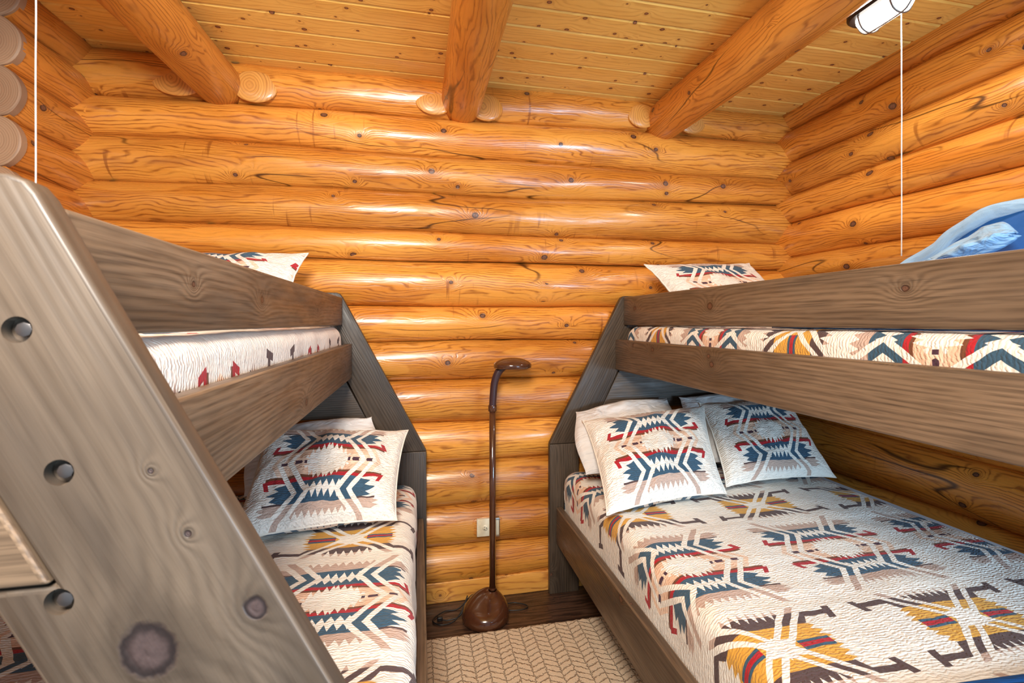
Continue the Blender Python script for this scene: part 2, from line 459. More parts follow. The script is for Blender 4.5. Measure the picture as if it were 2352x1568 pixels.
# ceiling: one mesh of chamfered boards running along X
bm = bmesh.new(); uv = uvlayer(bm); y = 2.80; i = 0; ZC = 3.04
while y > -1.3:
    p = .1335; g = .010; dz = .007
    prof = [(y, ZC+dz), (y-g, ZC), (y-p+g, ZC), (y-p, ZC+dz)]
    vs = [[bm.verts.new((x, yy, zz)) for (yy, zz) in prof] for x in (-2.15, 2.7)]
    for j in range(3):
        f = bm.faces.new((vs[0][j], vs[0][j+1], vs[1][j+1], vs[1][j]))
        for l in f.loops: l[uv].uv = (l.vert.co.x+i*7.31, l.vert.co.y+i*2.17)
    y -= p; i += 1
for f in bm.faces:
    if f.normal.z > 0: f.normal_flip()
top = [bm.verts.new(q) for q in ((-2.15, 2.85, ZC+.04), (2.7, 2.85, ZC+.04), (2.7, -1.3, ZC+.04), (-2.15, -1.3, ZC+.04))]
bm.faces.new(top)
tag(add('ceiling', bm, m_ceil, None, False), kind='structure', label='yellow pine board ceiling with fine grooves between the boards')

def beam(x0, x1, r0, r1, sd, label, zb=2.79):
    pts = []; n = 40; seg = 36; bm = bmesh.new(); uv = uvlayer(bm); rings = []
    for i in range(n+1):
        f = i/n; yy = 2.80-3.9*f; x = x0+(x1-x0)*f; r = r0+(r1-r0)*f; zc = zb+r-.03*f
        rg = []
        for k in range(seg):
            a = k*2*math.pi/seg
            rr = r+mn.noise((math.cos(a)*1.2, math.sin(a)*1.2+sd, yy*1.4))*.008
            rg.append(bm.verts.new((x+rr*math.cos(a), yy, min(zc+rr*math.sin(a), ZC+.001))))
        rings.append((rg, yy, r))
    for (A, ya, ra), (B, yb, rb) in zip(rings, rings[1:]):
        for k in range(seg):
            f = bm.faces.new((A[k], A[(k+1) % seg], B[(k+1) % seg], B[k]))
            for l, (yy, kk) in zip(f.loops, ((ya, k), (ya, k+1), (yb, k+1), (yb, k))):
                l[uv].uv = (yy+sd*5.3, kk*2*math.pi/seg*.12+sd)
    bm.faces.new(rings[0][0]); bm.faces.new(rings[-1][0])
    bmesh.ops.recalc_face_normals(bm, faces=bm.faces)
    o = add('ceiling_beam', bm, m_beam, None); tag(o, kind='structure', label=label)
    return o
beam(-1.045, -1.20, .118, .132, 1, 'round log beam crossing the ceiling above the bunk with the big bolted leg', 2.79)
beam(.25, .255, .118, .132, 2, 'round log beam crossing the middle of the ceiling above the floor lamp', 2.812)
beam(1.56, 1.60, .120, .140, 3, 'round log beam crossing the ceiling beside the caged light', 2.81)
# pale saddle cuts on the top wall log either side of each beam
for (x, hw, z, hh) in ((-1.235, .13, 2.90, .085), (-.865, .115, 2.90, .085), (.09, .11, 2.915, .08), (.395, .10, 2.905, .08), (1.40, .1, 2.945, .075), (1.745, .1, 2.93, .07)):
    bm = bmesh.new(); bmesh.ops.create_uvsphere(bm, u_segments=32, v_segments=16, radius=1)
    for v in bm.verts: v.co = Vector((x+v.co.x*hw, 2.7045+v.co.y*.018-abs(v.co.x)*0, z+v.co.z*hh))
    uv = uvlayer(bm)
    for f in bm.faces:
        for l in f.loops:
            dx = (l.vert.co.x-x)/hw; dzz = (l.vert.co.z-z)/hh
            l[uv].uv = (l.vert.co.z*.8, math.hypot(l.vert.co.x-(x+(.02 if x > 1 else -.02)), (l.vert.co.z-z)*.8)*.9+x)
    add('saddle_cut', bm, m_cut, wb)

bm = bmesh.new(); bmesh.ops.create_uvsphere(bm, u_segments=32, v_segments=16, radius=1)
for v in bm.verts: v.co = Vector((.405+v.co.x*.12, 2.700+v.co.y*.012, .42+v.co.z*.062))
grain(bm, (1, 0, 0)); add('shaved_flat', bm, m_beam, wb)
# floor, trim
m_floor = wood('dark_walnut_laminate', (.115, .058, .034), (.07, .034, .02), (.02, .010, .007), (.02, .01, .008), nu=1.4, nw=10, freq=30, warp=4, line=.45, rough=.34, coat=.2, auto=None, bumpd=.0003, blotch=.6, tint=0)
bm = bmesh.new(); uv = uvlayer(bm); rnd = random.Random(5); y = 2.86; i = 0
while y > -1.2:
    x = -2.15-rnd.random()*1.1; pw = .15
    while x < 2.7:
        x2 = x+1.25
        vs = [bm.verts.new(p) for p in ((max(x, -2.15)+.001, y-.001, 0), (min(x2, 2.7)-.001, y-.001, 0), (min(x2, 2.7)-.001, y-pw+.001, 0), (max(x, -2.15)+.001, y-pw+.001, 0))]
        f = bm.faces.new(vs)
        for l in f.loops: l[uv].uv = (l.vert.co.x+i*3.3, l.vert.co.y+i*1.9)
        x = x2; i += 1
    y -= pw
vs = [bm.verts.new(p) for p in ((-2.15, -1.2, -.004), (2.7, -1.2, -.004), (2.7, 2.9, -.004), (-2.15, 2.9, -.004))]
bm.faces.new(vs)
for f in bm.faces:
    f.normal_update()
    if f.normal.z < 0: f.normal_flip()
tag(add('floor', bm, m_floor, None, False), kind='structure', label='dark brown plank floor between the bunks')
b = bevel(prism([(2.695, 0), (2.76, 0), (2.76, .115), (2.700, .115)], 'x', -1.7, 2.5), .004)
grain(b, (1, 0, 0)); tag(add('trim_1', b, m_base, None), kind='structure', label='plain honey pine baseboard at the foot of the log wall')

# ---------------------------------------------------------------- rug
m, b = new_mat('cream_cut_loop_carpet'); V.nt = m.node_tree; U, W = uvxy()
U2 = U+(noise(vec(U*60, W*60), 1, 2)-.5)*.022; W2 = W+(noise(vec(U*60, W*60, 5.), 1, 2)-.5)*.020
row = (W2/.05).floor(); odd = (row*.5).fract()*2
cu = ((U2/.042+row*.5).fract()-.5).abs(); cw = ((W2/.05).fract()-.5).abs()
cu2 = ((U2/.021).fract()-.5).abs()
gap = sm((cw*.05), .0185, .0245)*.9
dia = ((U2+W2*.55)/.085).fract(); dib = ((U2-W2*.55)/.085).fract()
ch = ((U2/.13).fract() > .5)
bar = ch*(((W2+U2*.55+.011)/.034).fract()) + ch.inv()*(((W2-U2*.45)/.034).fract())
g1 = sm((bar-.5).abs(), .36, .48)
g2 = sm((((U2/.065).fract())-.5).abs(), .44, .5)
spk = noise(vec(U*330, W*330), 1, 2, .6)
g = (g1.max(g2*.6))*sm(spk, .44, .6)
tuft = noise(vec(U*210, W*210, 2.), 1, 3, .6)
c = mix(tuft, lin(214, 182, 146), lin(250, 232, 206))
c = mix(g*.95, c, lin(112, 78, 48))
setp(b, 'Base Color', c); setp(b, 'Roughness', .95)
setp(b, 'Normal', bump(tuft*.7+(g1.max(g2)).inv()*1.1, 1.0, .006))
m_rug = m
bm = bmesh.new(); uv = uvlayer(bm); nx, ny = 150, 40; G = []
for i in range(nx+1):
    rw = []
    for j in range(ny+1):
        x = -.5+1.53*i/nx; fy = j/ny; yy = 2.374-1.45*(fy**1.4)
        zz = .016+mn.noise((x*45, yy*45, 0))*.003
        if j == 0: yy += mn.noise((x*60, 0, 0))*.008+mn.noise((x*9, 4, 0))*.004
        rw.append(bm.verts.new((x, yy, zz)))
    G.append(rw)
for i in range(nx):
    for j in range(ny): bm.faces.new((G[i][j], G[i][j+1], G[i+1][j+1], G[i+1][j]))
edge = [G[i][0] for i in range(nx+1)]; low = [bm.verts.new((v.co.x, v.co.y+.003, .0)) for v in edge]
for i in range(nx): bm.faces.new((edge[i], edge[i+1], low[i+1], low[i]))
for f in bm.faces:
    for l in f.loops: l[uv].uv = (l.vert.co.x, l.vert.co.y+l.vert.co.z)
bmesh.ops.recalc_face_normals(bm, faces=bm.faces)
tag(add('area_rug', bm, m_rug), 'cream textured carpet with brown flecks lying between the two bunks', 'rug')

# ---------------------------------------------------------------- bunk beds
def holes(o, cs, r, depth, y0):
    """counterbored holes drilled in the face y=y0"""
    for (x, z) in cs:
        cb = cyl((x, y0-.03, z), (x, y0+depth, z), r, 28)
        me = bpy.data.meshes.new('cut'); cb.to_mesh(me); cb.free(); co = bpy.data.objects.new('cut', me); C.objects.link(co)
        md = o.modifiers.new('b', 'BOOLEAN'); md.operation = 'DIFFERENCE'; md.object = co; md.solver = 'EXACT'
        dg = bpy.context.evaluated_depsgraph_get(); nm = bpy.data.meshes.new_from_object(o.evaluated_get(dg))
        o.modifiers.clear(); o.data = nm; bpy.data.objects.remove(co)

def bunk(side, x0, ynear, yfar, label):
    """side -1: bed spreads towards -X from aisle edge x0; +1: towards +X. a = distance from the aisle edge."""
    X = lambda a: x0+side*a
    nm = empty('bunk_bed', (X(.8), (ynear+yfar)/2, 0), label=label, cat='bunk bed', group='pair of bunk beds')
    T = .037
    def board(name, bm, mat, g, bw=.005, parent=nm, off=None):
        bevel(bm, bw, 3); rnd = random.Random(hash((name, round(X(0), 2))) % 999)
        grain(bm, g, off if off is not None else (rnd_off(), rnd_off()))
        return autosmooth(add(name, bm, mat, parent), 40)
    cnt = [3 if side > 0 else 11]
    def rnd_off(): cnt[0] += 1; return (cnt[0]*2.37) % 19
    def P(pts): return [(X(a), z) for a, z in pts]
    k1 = []
    def kn(g, off, pts, mat_base=None, **kw):
        pass
    for end in ('far', 'near'):
        ya, yb = (yfar, yfar+T) if end == 'far' else (ynear-T, ynear)
        mat = m_frame
        slope = .522
        outer = [(0, .9), (.455, 1.772), (.466, 1.786), (.482, 1.793)]
        if end == 'far':
            inner = [(.66, 1.793), (.317, 1.076), (.26, 1.02), (.185, .98), (.185, .9)]
        elif side < 0:
            inner = [(.675, 1.793), (.4375, 1.338), (.505, 1.338), (.3, .945), (.185, .9)]
        else:
            inner = [(.66, 1.793), (.225, .96), (.185, .9)]
        poly = P(outer+inner)
        g = Vector((side*.522, 0, 1)).normalized()
        off = (2.2, 7.7)
        if end == 'near' and side < 0:
            across = Vector((0, -1, 0)).cross(g)
            if max(across, key=abs) < 0: across = -across
            ks = []
            for (kx, kz, kr) in ((-.302, 1.255, .029), (-.19, 1.29, .013), (-.30, 1.46, .003), (-.262, 1.385, .004)):
                q = Vector((kx, 0, kz)); ks.append((q.dot(g)+off[0], q.dot(across)+off[1], kr))
            mat = bedwood('grey_stained_leg_pine', knots=ks, cool=.45, auto=None, k=.90, kc=(.042, .028, .026), blotch=.5, lk=(.0, .28), fk=.25, freq=46, kring=4)
            bm = prism(poly, 'y', ya, yb); bevel(bm, .006, 3)
            o = add('slanted_leg', bm, mat, nm, False)
            hc = ((-.428, 1.622), (-.389, 1.464), (-.389, 1.321))
            holes(o, hc, .0145, .014, ya)
            bm = bmesh.new(); bm.from_mesh(o.data); grain(bm, g, off); me = bpy.data.meshes.new('slanted_leg'); bm.to_mesh(me); bm.free()
            o.data = me; me.materials.append(mat); me.polygons.foreach_set('use_smooth', [True]*len(me.polygons)); autosmooth(o, 30)
            o['label'] = 'broad weathered leg board with three sunk bolts and a large dark knot'
            for (hx, hz) in hc:
                bm = cyl((hx+.003, ya+.004, hz), (hx+.003, ya+.016, hz), .0085, 8); bevel(bm, .0012, 2)
                bo = autosmooth(add('bolt', bm, m_bolt, o), 30)
        else:
            board('slanted_leg', prism(poly, 'y', ya, yb), mat, g, off=(rnd_off(), rnd_off()))
        board('post', prism(P([(0, 0), (0, .898), (.185, .898), (.185, 0)]), 'y', ya, yb), m_frame, (0, 0, 1))
        board('post', prism(P([(1.50, 0), (1.50, 1.79), (1.64, 1.79), (1.64, 0)]), 'y', ya, yb), m_frame, (0, 0, 1))
        if end == 'far':
            board('end_board', prism(P([(.33, 1.10), (.45, 1.335), (1.50, 1.335), (1.50, 1.10)]), 'y', ya+.003, yb-.002), m_frame, (1, 0, 0))
            board('end_board', prism(P([(.66, 1.62), (.66, 1.78), (1.50, 1.78), (1.50, 1.62)]), 'y', ya+.003, yb-.002), m_frame, (1, 0, 0))
        else:
            board('end_board', prism(P([(.441, 1.342), (.522, 1.5), (1.50, 1.5), (1.50, 1.342)]), 'y', ya-.004, yb-.006), m_rail, (1, 0, 0))
        board('end_board', prism(P([(.185, .31), (.185, .50), (1.50, .50), (1.50, .31)]), 'y', ya+.003, yb-.002), m_frame, (1, 0, 0))
    ra = (.435, .475) if side > 0 else (.402, .452)
    def rail(a, z0, z1, nam, kn=(), lab=None, off=(0, 0)):
        mat = m_rail
        if kn:
            ks = [(ky+off[0], kz+off[1], kr) for (ky, kz, kr) in kn]
            mat = bedwood('brown_stained_rail_pine', knots=ks)
        board(nam, box(*sorted((X(a), X(a+.038))), ynear+.001, yfar-.001, z0, z1), mat, (0, 1, 0), .006, off=off)
    if side > 0:
        rail(.42, 1.338, 1.525, 'side_rail', [(2.19, 1.488, .011), (1.72, 1.488, .010), (1.70, 1.455, .013)], off=(4.4, 9.1))
        rail(.475, 1.613, 1.785, 'guard_rail', [(1.79, 1.70, .017), (2.50, 1.712, .013)], off=(8.8, 3.1))
    else:
        rail(.402, 1.325, 1.513, 'side_rail', [(2.30, 1.46, .006), (2.42, 1.41, .006), (1.60, 1.37, .012)], off=(14.4, 5.1))
        rail(.452, 1.613, 1.765, 'guard_rail', [(1.33, 1.69, .010), (2.02, 1.68, .006), (.95, 1.70, .006)], off=(1.8, 13.1))
    rail(.04 if side > 0 else .016, .305, .522, 'bed_rail', [(1.75, .50, .016)] if side > 0 else (), off=(6.6, 16.1))
    rail(1.56, 1.338, 1.51, 'side_rail', off=(3.6, 11.1)); rail(1.56, .31, .50, 'bed_rail', off=(9.6, 12.1)); rail(1.56, 1.613, 1.775, 'guard_rail', off=(5.5, 2.2))
    b = box(*sorted((X(.48), X(1.55))), ynear+.01, yfar-.01, 1.385, 1.40); grain(b, (1, 0, 0)); add('bed_deck', b, m_rail, nm, False)
    b = box(*sorted((X(.09), X(1.55))), ynear+.01, yfar-.01, .385, .40); grain(b, (1, 0, 0)); add('bed_deck', b, m_rail, nm, False)
    return nm
m_bolt = plain('dull_zinc_bolt', (.16, .15, .15), .35, .8)
bunk(-1, .045, .634, 2.65, 'stained pine bunk bed whose broad slanted leg with sunk bolts stands nearest')
bunk(1, .77, .48, 2.65, 'stained pine bunk bed with the blue blanket on its upper bunk')

# ---------------------------------------------------------------- bedding
def mattress(side, x0, a0, a1, y0, y1, z0, z1, label):
    X = lambda a: x0+side*a
    b = bevel(box(*sorted((X(a0), X(a1))), y0, y1, z0, z1), .035, 4); grain(b, (0, 1, 0))
    tag(autosmooth(add('mattress', b, m_sheet), 40), label, 'mattress')
def quilt(side, x0, a0, a1, y0, y1, zlow, ztop, org, label, amp=.006, drop=.05, bulge=0.0, rc=.07, nx=90, ny=150, seed=0):
    """quilt draped over a mattress: hangs on the aisle side down to zlow, turns over rounded edge, lies flat, drops a little at the wall side"""
    X = lambda a: x0+side*a
    path = []                                          # (a, z)
    hz = ztop-rc-zlow
    for i in range(7): path.append((a0-bulge*math.sin(i/6*math.pi), zlow+hz*i/6))
    for i in range(1, 9):
        t = i/8*math.pi/2; path.append((a0+rc*(1-math.cos(t)), ztop-rc+rc*math.sin(t)))
    n = 60
    for i in range(1, n+1): path.append((a0+rc+(a1-.03-a0-rc)*i/n, ztop))
    for i in range(1, 6): 
        t = i/5*math.pi/2; path.append((a1-.03+.03*math.sin(t), ztop-.03+.03*math.cos(t)))
    path.append((a1+.002, ztop-drop))
    bm = bmesh.new(); uv = uvlayer(bm); L = [0]
    for p, q in zip(path, path[1:]): L.append(L[-1]+math.hypot(p[0]-q[0], p[1]-q[1]))
    flat0 = L[14]-rc*0
    G = []
    for i, (a, z) in enumerate(path):
        rw = []
        for j in range(ny+1):
            y = y0+(y1-y0)*j/ny
            nz = mn.noise((a*3.1+seed, y*3.3, seed))*amp*1.2+mn.noise((a*11, y*9+seed, 2))*amp*.5+mn.noise((a*3, y*24+seed, z*3))*amp*.35
            endd = min(1, (y-y0)/.05, (y1-y)/.05)
            d = -.03*(1-math.sqrt(max(0, 1-(1-max(0, endd))**2)))
            da = mn.noise((y*6+seed, z*5, 3))*amp*1.5 if i < 12 else 0
            rw.append(bm.verts.new((X(a+da-(0 if i > 14 else nz*.4)), y, z+nz*(1 if i > 7 else 0)+d)))
        G.append(rw)
    for i in range(len(path)-1):
        for j in range(ny):
            f = bm.faces.new((G[i][j], G[i+1][j], G[i+1][j+1], G[i][j+1]))
            for l, (ii, jj) in zip(f.loops, ((i, j), (i+1, j), (i+1, j+1), (i, j+1))):
                a_ = L[ii]-L[14]+a0+rc
                y = y0+(y1-y0)*jj/ny
                l[uv].uv = (X(a_)-org[0], y-org[1])
    # end skirts
    for j in (0, ny):
        lowr = [bm.verts.new((G[i][j].co.x, G[i][j].co.y, min(G[i][j].co.z, zlow))) for i in range(len(path))]
        for i in range(len(path)-1):
            f = bm.faces.new((G[i][j], G[i+1][j], lowr[i+1], lowr[i]))
            for l in f.loops: l[uv].uv = (l.vert.co.x-org[0], l.vert.co.z-org[1])
    bmesh.ops.recalc_face_normals(bm, faces=bm.faces)
    o = add('quilt', bm, m_quilt)
    s = o.modifiers.new('thickness', 'SOLIDIFY'); s.thickness = .008; s.offset = -1
    return tag(o, label, 'quilt', 'southwestern quilts on the bunks')
# right lower, right upper, left lower, left upper
quilt(1, .77, .083, 1.50, .56, 2.62, .47, .745, (.965, 1.515), 'cream patterned quilt spread over the wide lower bed beside the rug and log wall', seed=3, amp=.007)
mattress(1, .77, .10, 1.565, .55, 2.63, .402, .73, 'pale wide mattress under the quilt of the bed with two patterned pillows')
quilt(1, .77, .462, 1.53, .54, 2.56, 1.42, 1.606, (1.30, 1.77), 'cream patterned quilt on the upper bunk below the blue blanket', seed=7, amp=.004, rc=.05)
mattress(1, .77, .49, 1.51, .56, 2.54, 1.402, 1.58, 'thin mattress on the upper bunk below the blue blanket')
quilt(-1, .045, .058, 1.50, .70, 2.62, .47, .745, (-.27, 1.55), 'cream patterned quilt spread on the lower bed behind the bolted leg', seed=12, amp=.010, rc=.08, bulge=.0)
mattress(-1, .045, .08, 1.53, .69, 2.63, .402, .70, 'pale mattress on the lower bed behind the bolted leg')
quilt(-1, .045, .447, 1.53, .68, 2.56, 1.42, 1.606, (-.74, 1.05), 'cream patterned quilt on the upper bunk above the single patterned pillow', seed=17, amp=.004, rc=.05)
mattress(-1, .045, .47, 1.51, .70, 2.54, 1.402, 1.58, 'thin mattress on the upper bunk above the single patterned pillow')

def pillow(name, TL, TR, BR, BL, thick, mat, label, cat, group=None, flange=.0, uvc=(0, 0), size=None, seed=0, wr=1.0, pipe=True, rnd=0.0):
    """cushion between four corners; front side = the side seen from the camera"""
    TL, TR, BR, BL = map(Vector, (TL, TR, BR, BL)); n, m = 48, 36
    W = ((TR-TL).length+(BR-BL).length)/2; H = ((TL-BL).length+(TR-BR).length)/2
    nrm = (TR-TL).cross(BL-TL).normalized()
    if nrm.y > 0: nrm = -nrm
    bm = bmesh.new(); uv = uvlayer(bm)
    def pos(i, j, sgn):
        u = i/n; v = j/m
        # concave sides, pointed corners
        pu = 4*u*(1-u); pv = 4*v*(1-v)
        uu = u+(.5-u)*.075*pv**.7*abs(2*u-1)**2; vv = v+(.5-v)*.10*pu**.7*abs(2*v-1)**2
        p = (BL*(1-uu)+BR*uu)*(1-vv)+(TL*(1-uu)+TR*uu)*vv
        if rnd:
            cx, cy = 2*uu-1, 2*vv-1; q = max(abs(cx), abs(cy)); L_ = math.hypot(cx, cy)
            if L_ > 1e-6:
                k_ = 1-rnd+rnd*q/L_; uu = .5+(uu-.5)*k_; vv = .5+(vv-.5)*k_
            p = (BL*(1-uu)+BR*uu)*(1-vv)+(TL*(1-uu)+TR*uu)*vv
        prof = (max(0, pu)**.45)*(max(0, pv)**.45)
        if flange:
            du = min(u, 1-u)*W-flange; dv = min(v, 1-v)*H-flange
            prof = 0 if min(du, dv) < 0 else prof
        wz = (mn.noise((u*5+seed, v*4, sgn))*.20+mn.noise((u*13+seed, v*11, sgn*2))*.07)*wr
        edge = mn.noise((u*9+seed, v*9, 5))*.006
        return p+nrm*(sgn*thick*.5*prof*(1+wz)+edge*(1-prof)+sgn*.002)
    for sgn in (1, -1):
        G = [[bm.verts.new(pos(i, j, sgn)) for j in range(m+1)] for i in range(n+1)]
        if sgn == 1: F = G
        for i in range(n):
            for j in range(m):
                q = (G[i][j], G[i+1][j], G[i+1][j+1], G[i][j+1]) if sgn > 0 else (G[i][j], G[i][j+1], G[i+1][j+1], G[i+1][j])
                f = bm.faces.new(q)
                idx = ((i, j), (i+1, j), (i+1, j+1), (i, j+1)) if sgn > 0 else ((i, j), (i, j+1), (i+1, j+1), (i+1, j))
                for l, (ii, jj) in zip(f.loops, idx):
                    l[uv].uv = ((ii/n-.5)*(size or (W, H))[0]-uvc[0], (jj/m-.5)*(size or (W, H))[1]-uvc[1]+(0 if sgn > 0 else 3))
    bmesh.ops.remove_doubles(bm, verts=bm.verts, dist=.0001)
    be = []
    rim = [(i, 0) for i in range(n)]+[(n, j) for j in range(m)]+[(i, m) for i in range(n, 0, -1)]+[(0, j) for j in range(m, 0, -1)]
    A = [pos(i, j, 1) for i, j in rim]; B = [pos(i, j, -1) for i, j in rim]
    bmesh.ops.recalc_face_normals(bm, faces=bm.faces)
    o = add(name, bm, mat); tag(o, label, cat, group)
    # close the thin side between the two faces with piping
    if pipe:
        pts = [(a+b)/2 for a, b in zip(A, B)]
        pb = tube(pts, .0042, 8, True)
        add('piping', pb, m_trimw if mat is m_sham else mat, o)
    return o
SH = dict(size=(.70, .50), wr=1.7)
PG = 'patterned shams on the beds'
pillow('pillow', (.905, 2.46, 1.075), (1.620, 2.38, 1.15), (1.505, 2.03, .775), (.822, 1.92, .768), .20, m_sham,
       'quilted patterned pillow on the wide lower bed, overlapping its twin and nearest the grey post', 'pillow', PG, seed=1, **SH)
pillow('pillow', (1.665, 2.50, 1.14), (2.305, 2.53, 1.15), (2.24, 2.11, .78), (1.555, 2.10, .78), .18, m_sham,
       'quilted patterned pillow on the wide lower bed, partly behind its twin and nearest the wall', 'pillow', PG, seed=4, **SH)
pillow('pillow', (-.735, 2.44, 1.11), (-.052, 2.46, 1.066), (-.090, 2.02, .785), (-.725, 1.95, .775), .20, m_sham,
       'quilted patterned pillow standing alone on the lower bed behind the bolted leg', 'pillow', PG, seed=8, **SH)
pillow('pillow', (1.305, 2.50, 1.970), (2.035, 2.53, 2.000), (2.13, 2.22, 1.66), (1.40, 2.22, 1.66), .13, m_sham,
       'quilted patterned pillow leaning on the logs on the upper bunk with the blue blanket', 'pillow', PG, seed=13, **SH)
pillow('pillow', (-1.24, 2.52, 1.96), (-.540, 2.46, 1.975), (-.575, 2.20, 1.67), (-1.24, 2.22, 1.66), .13, m_sham,
       'quilted patterned pillow peeking over the guard rail of the upper bunk behind the bolted leg', 'pillow', PG, seed=17, uvc=(-.06, .03), **SH)
WG = 'plain white pillows behind the shams'
pillow('pillow', (.86, 2.615, 1.12), (1.56, 2.61, 1.20), (1.52, 2.30, .80), (.80, 2.26, .80), .17, m_white,
       'plain white pillow behind the patterned pillow nearest the grey post of the wide bed', 'pillow', WG, seed=21, wr=1.8, pipe=False, rnd=.55)
pillow('pillow', (1.53, 2.61, 1.20), (2.15, 2.61, 1.18), (2.2, 2.30, .80), (1.56, 2.30, .80), .15, m_white,
       'plain white pillow behind the patterned pillow nearest the wall on the wide bed', 'pillow', WG, seed=24, wr=1.8, pipe=False, rnd=.55)
pillow('pillow', (-.85, 2.60, 1.08), (-.20, 2.60, 1.155), (-.12, 2.32, .80), (-.85, 2.30, .80), .15, m_white,
       'plain white pillow behind the lone patterned pillow on the lower bed', 'pillow', WG, seed=27, wr=1.8, pipe=False, rnd=.55)
pillow('pillow', (1.36, 2.62, 1.74), (2.0, 2.62, 1.74), (2.0, 2.36, 1.625), (1.33, 2.36, 1.625), .12, m_white,
       'plain white pillow under the patterned pillow on the upper bunk with the blue blanket', 'pillow', WG, seed=31, wr=1.8, pipe=False, rnd=.55)
# ---------------------------------------------------------------- floor lamp
m_lamp = plain('glossy_chocolate_plastic', (.075, .026, .012), .16, 0, .6)
m_neck = plain('dark_plum_rubber', (.045, .018, .022), .35)
m_black = plain('black_rubber_cord', (.012, .012, .013), .4)
LX, LY = .362, 2.505
lamp = empty('floor_lamp', (LX, LY, 0), label='slim dark brown floor lamp with curved neck standing before the log wall', cat='floor lamp')
# base: low bowl whose top slopes forward, rising to a socket at the back
bm = bmesh.new(); seg = 48; rings = []
for (r, z, lift, back) in ((.118, .0, 0, 0), (.128, .006, 0, 0), (.131, .022, 0, 0), (.127, .045, .004, .002), (.119, .062, .012, .005), (.108, .070, .022, .010), (.088, .078, .034, .017),
                           (.064, .088, .036, .026), (.043, .100, .026, .036), (.031, .112, .012, .046), (.027, .124, 0, .052), (.024, .124, 0, .052), (.024, .112, 0, .052), (.004, .112, 0, .052)):
    rg = []
    for k in range(seg):
        a = k*2*math.pi/seg
        x = r*math.cos(a); y = r*math.sin(a)*.95
        rg.append(bm.verts.new((LX+x+back*.9, LY+y+back, z+lift*(.5+.5*math.sin(a))*1.0)))
    rings.append(rg)
for A, B in zip(rings, rings[1:]):
    for k in range(seg): bm.faces.new((A[k], A[(k+1) % seg], B[(k+1) % seg], B[k]))
bm.faces.new(rings[0][::-1]); bm.faces.new(rings[-1])
bmesh.ops.recalc_face_normals(bm, faces=bm.faces)
autosmooth(add('base', bm, m_lamp, lamp), 50)
PX, PY = .409, 2.557
add('pole', tube([(PX, PY, .105), (PX, PY, .62), (PX, PY, 1.145)], .0182, 20), m_lamp, lamp)
for z in (.135, .60): autosmooth(add('pole_ring', tube([(PX, PY, z-.006), (PX, PY, z+.006)], .0195, 20), m_lamp, lamp), 40)
autosmooth(add('collar', bevel(tube([(PX, PY, 1.13), (PX, PY, 1.165)], .0245, 20), .002, 2), m_lamp, lamp), 40)
pts = spline([(PX, PY, 1.155), (PX+.004, PY, 1.22), (PX+.012, PY, 1.29), (PX+.034, PY-.003, 1.35), (PX+.075, PY-.008, 1.392)], 22)
rr = [(.0205 if i % 2 else .0188)*(1+.15*i/len(pts)) for i in range(len(pts))]
add('gooseneck', tube(pts, rr, 18), m_neck, lamp)
hc = (.522, 2.545, 1.372)
bm = lathe([(.004, .008), (.098, .008), (.103, 0), (.107, .004), (.108, .022), (.104, .028), (.090, .040), (.062, .052), (.03, .058), (.004, .059)], hc, 48, 1, .9)
autosmooth(add('lamp_head', bm, m_lamp, lamp), 40)
pts = spline([(LX+.06, LY+.10, .10), (LX+.10, LY+.115, .05), (LX+.13, LY+.10, .012), (LX+.19, LY+.10, .006), (LX+.25, LY+.06, .006), (LX+.22, LY+.03, .006), (LX+.12, LY+.05, .006),
              (LX+.02, LY+.15, .02), (LX-.05, LY+.155, .05), (LX-.14, LY+.11, .006), (LX-.22, LY+.10, .006), (LX-.285, LY+.04, .006), (LX-.25, LY-.01, .006), (LX-.18, LY-.0, .006), (LX-.13, LY+.04, .03),
              (LX-.09, LY+.09, .085), (LX-.135, LY+.03, .02), (LX-.2, LY+.02, .006), (LX-.235, LY+.03, .006)], 8)
add('power_cord', tube(pts, .0035, 8), m_black, lamp)
b = bevel(box(LX-.262, LX-.232, LY+.02, LY+.045, .002, .024), .005, 2); add('plug', b, m_black, lamp)

# ---------------------------------------------------------------- wall outlet
m_plate = plain('ivory_plastic', (.78, .70, .52), .35); m_metal = plain('brushed_steel', (.55, .52, .47), .3, .9)
ot = empty('wall_outlet', (.40, 2.68, .42), label='ivory wall outlet with a metal flap cover behind the lamp pole', cat='outlet')
b = bevel(box(.336, .412, 2.676, 2.70, .372, .474), .003, 2); autosmooth(add('cover_plate', b, m_plate, ot), 40)
b = lathe([(.004, 0), (.0165, 0), (.0175, .004), (.0175, .006)], (0, 0, 0), 24)
for v in b.verts: v.co = Vector((.385+v.co.x, 2.6735+v.co.z, .423+v.co.y))
rc = add('receptacle', b, m_plate, ot)
for dz in (-.006, .006):
    add('slot', box(.377, .383, 2.671, 2.6745, .423+dz-.0012, .423+dz+.0012), m_black, rc, False)
b = cyl((.3915, 2.671, .423), (.3915, 2.6745, .423), .0026, 12); add('slot', b, m_black, rc)
fr = prism([(.412, .368), (.470, .368), (.470, .478), (.412, .478)], 'y', 2.668, 2.70); bevel(fr, .003, 2)
autosmooth(add('flap_cover', fr, m_metal, ot), 40)
b = bevel(box(.418, .464, 2.664, 2.669, .38, .466), .002, 2); add('flap', b, m_plate, ot)

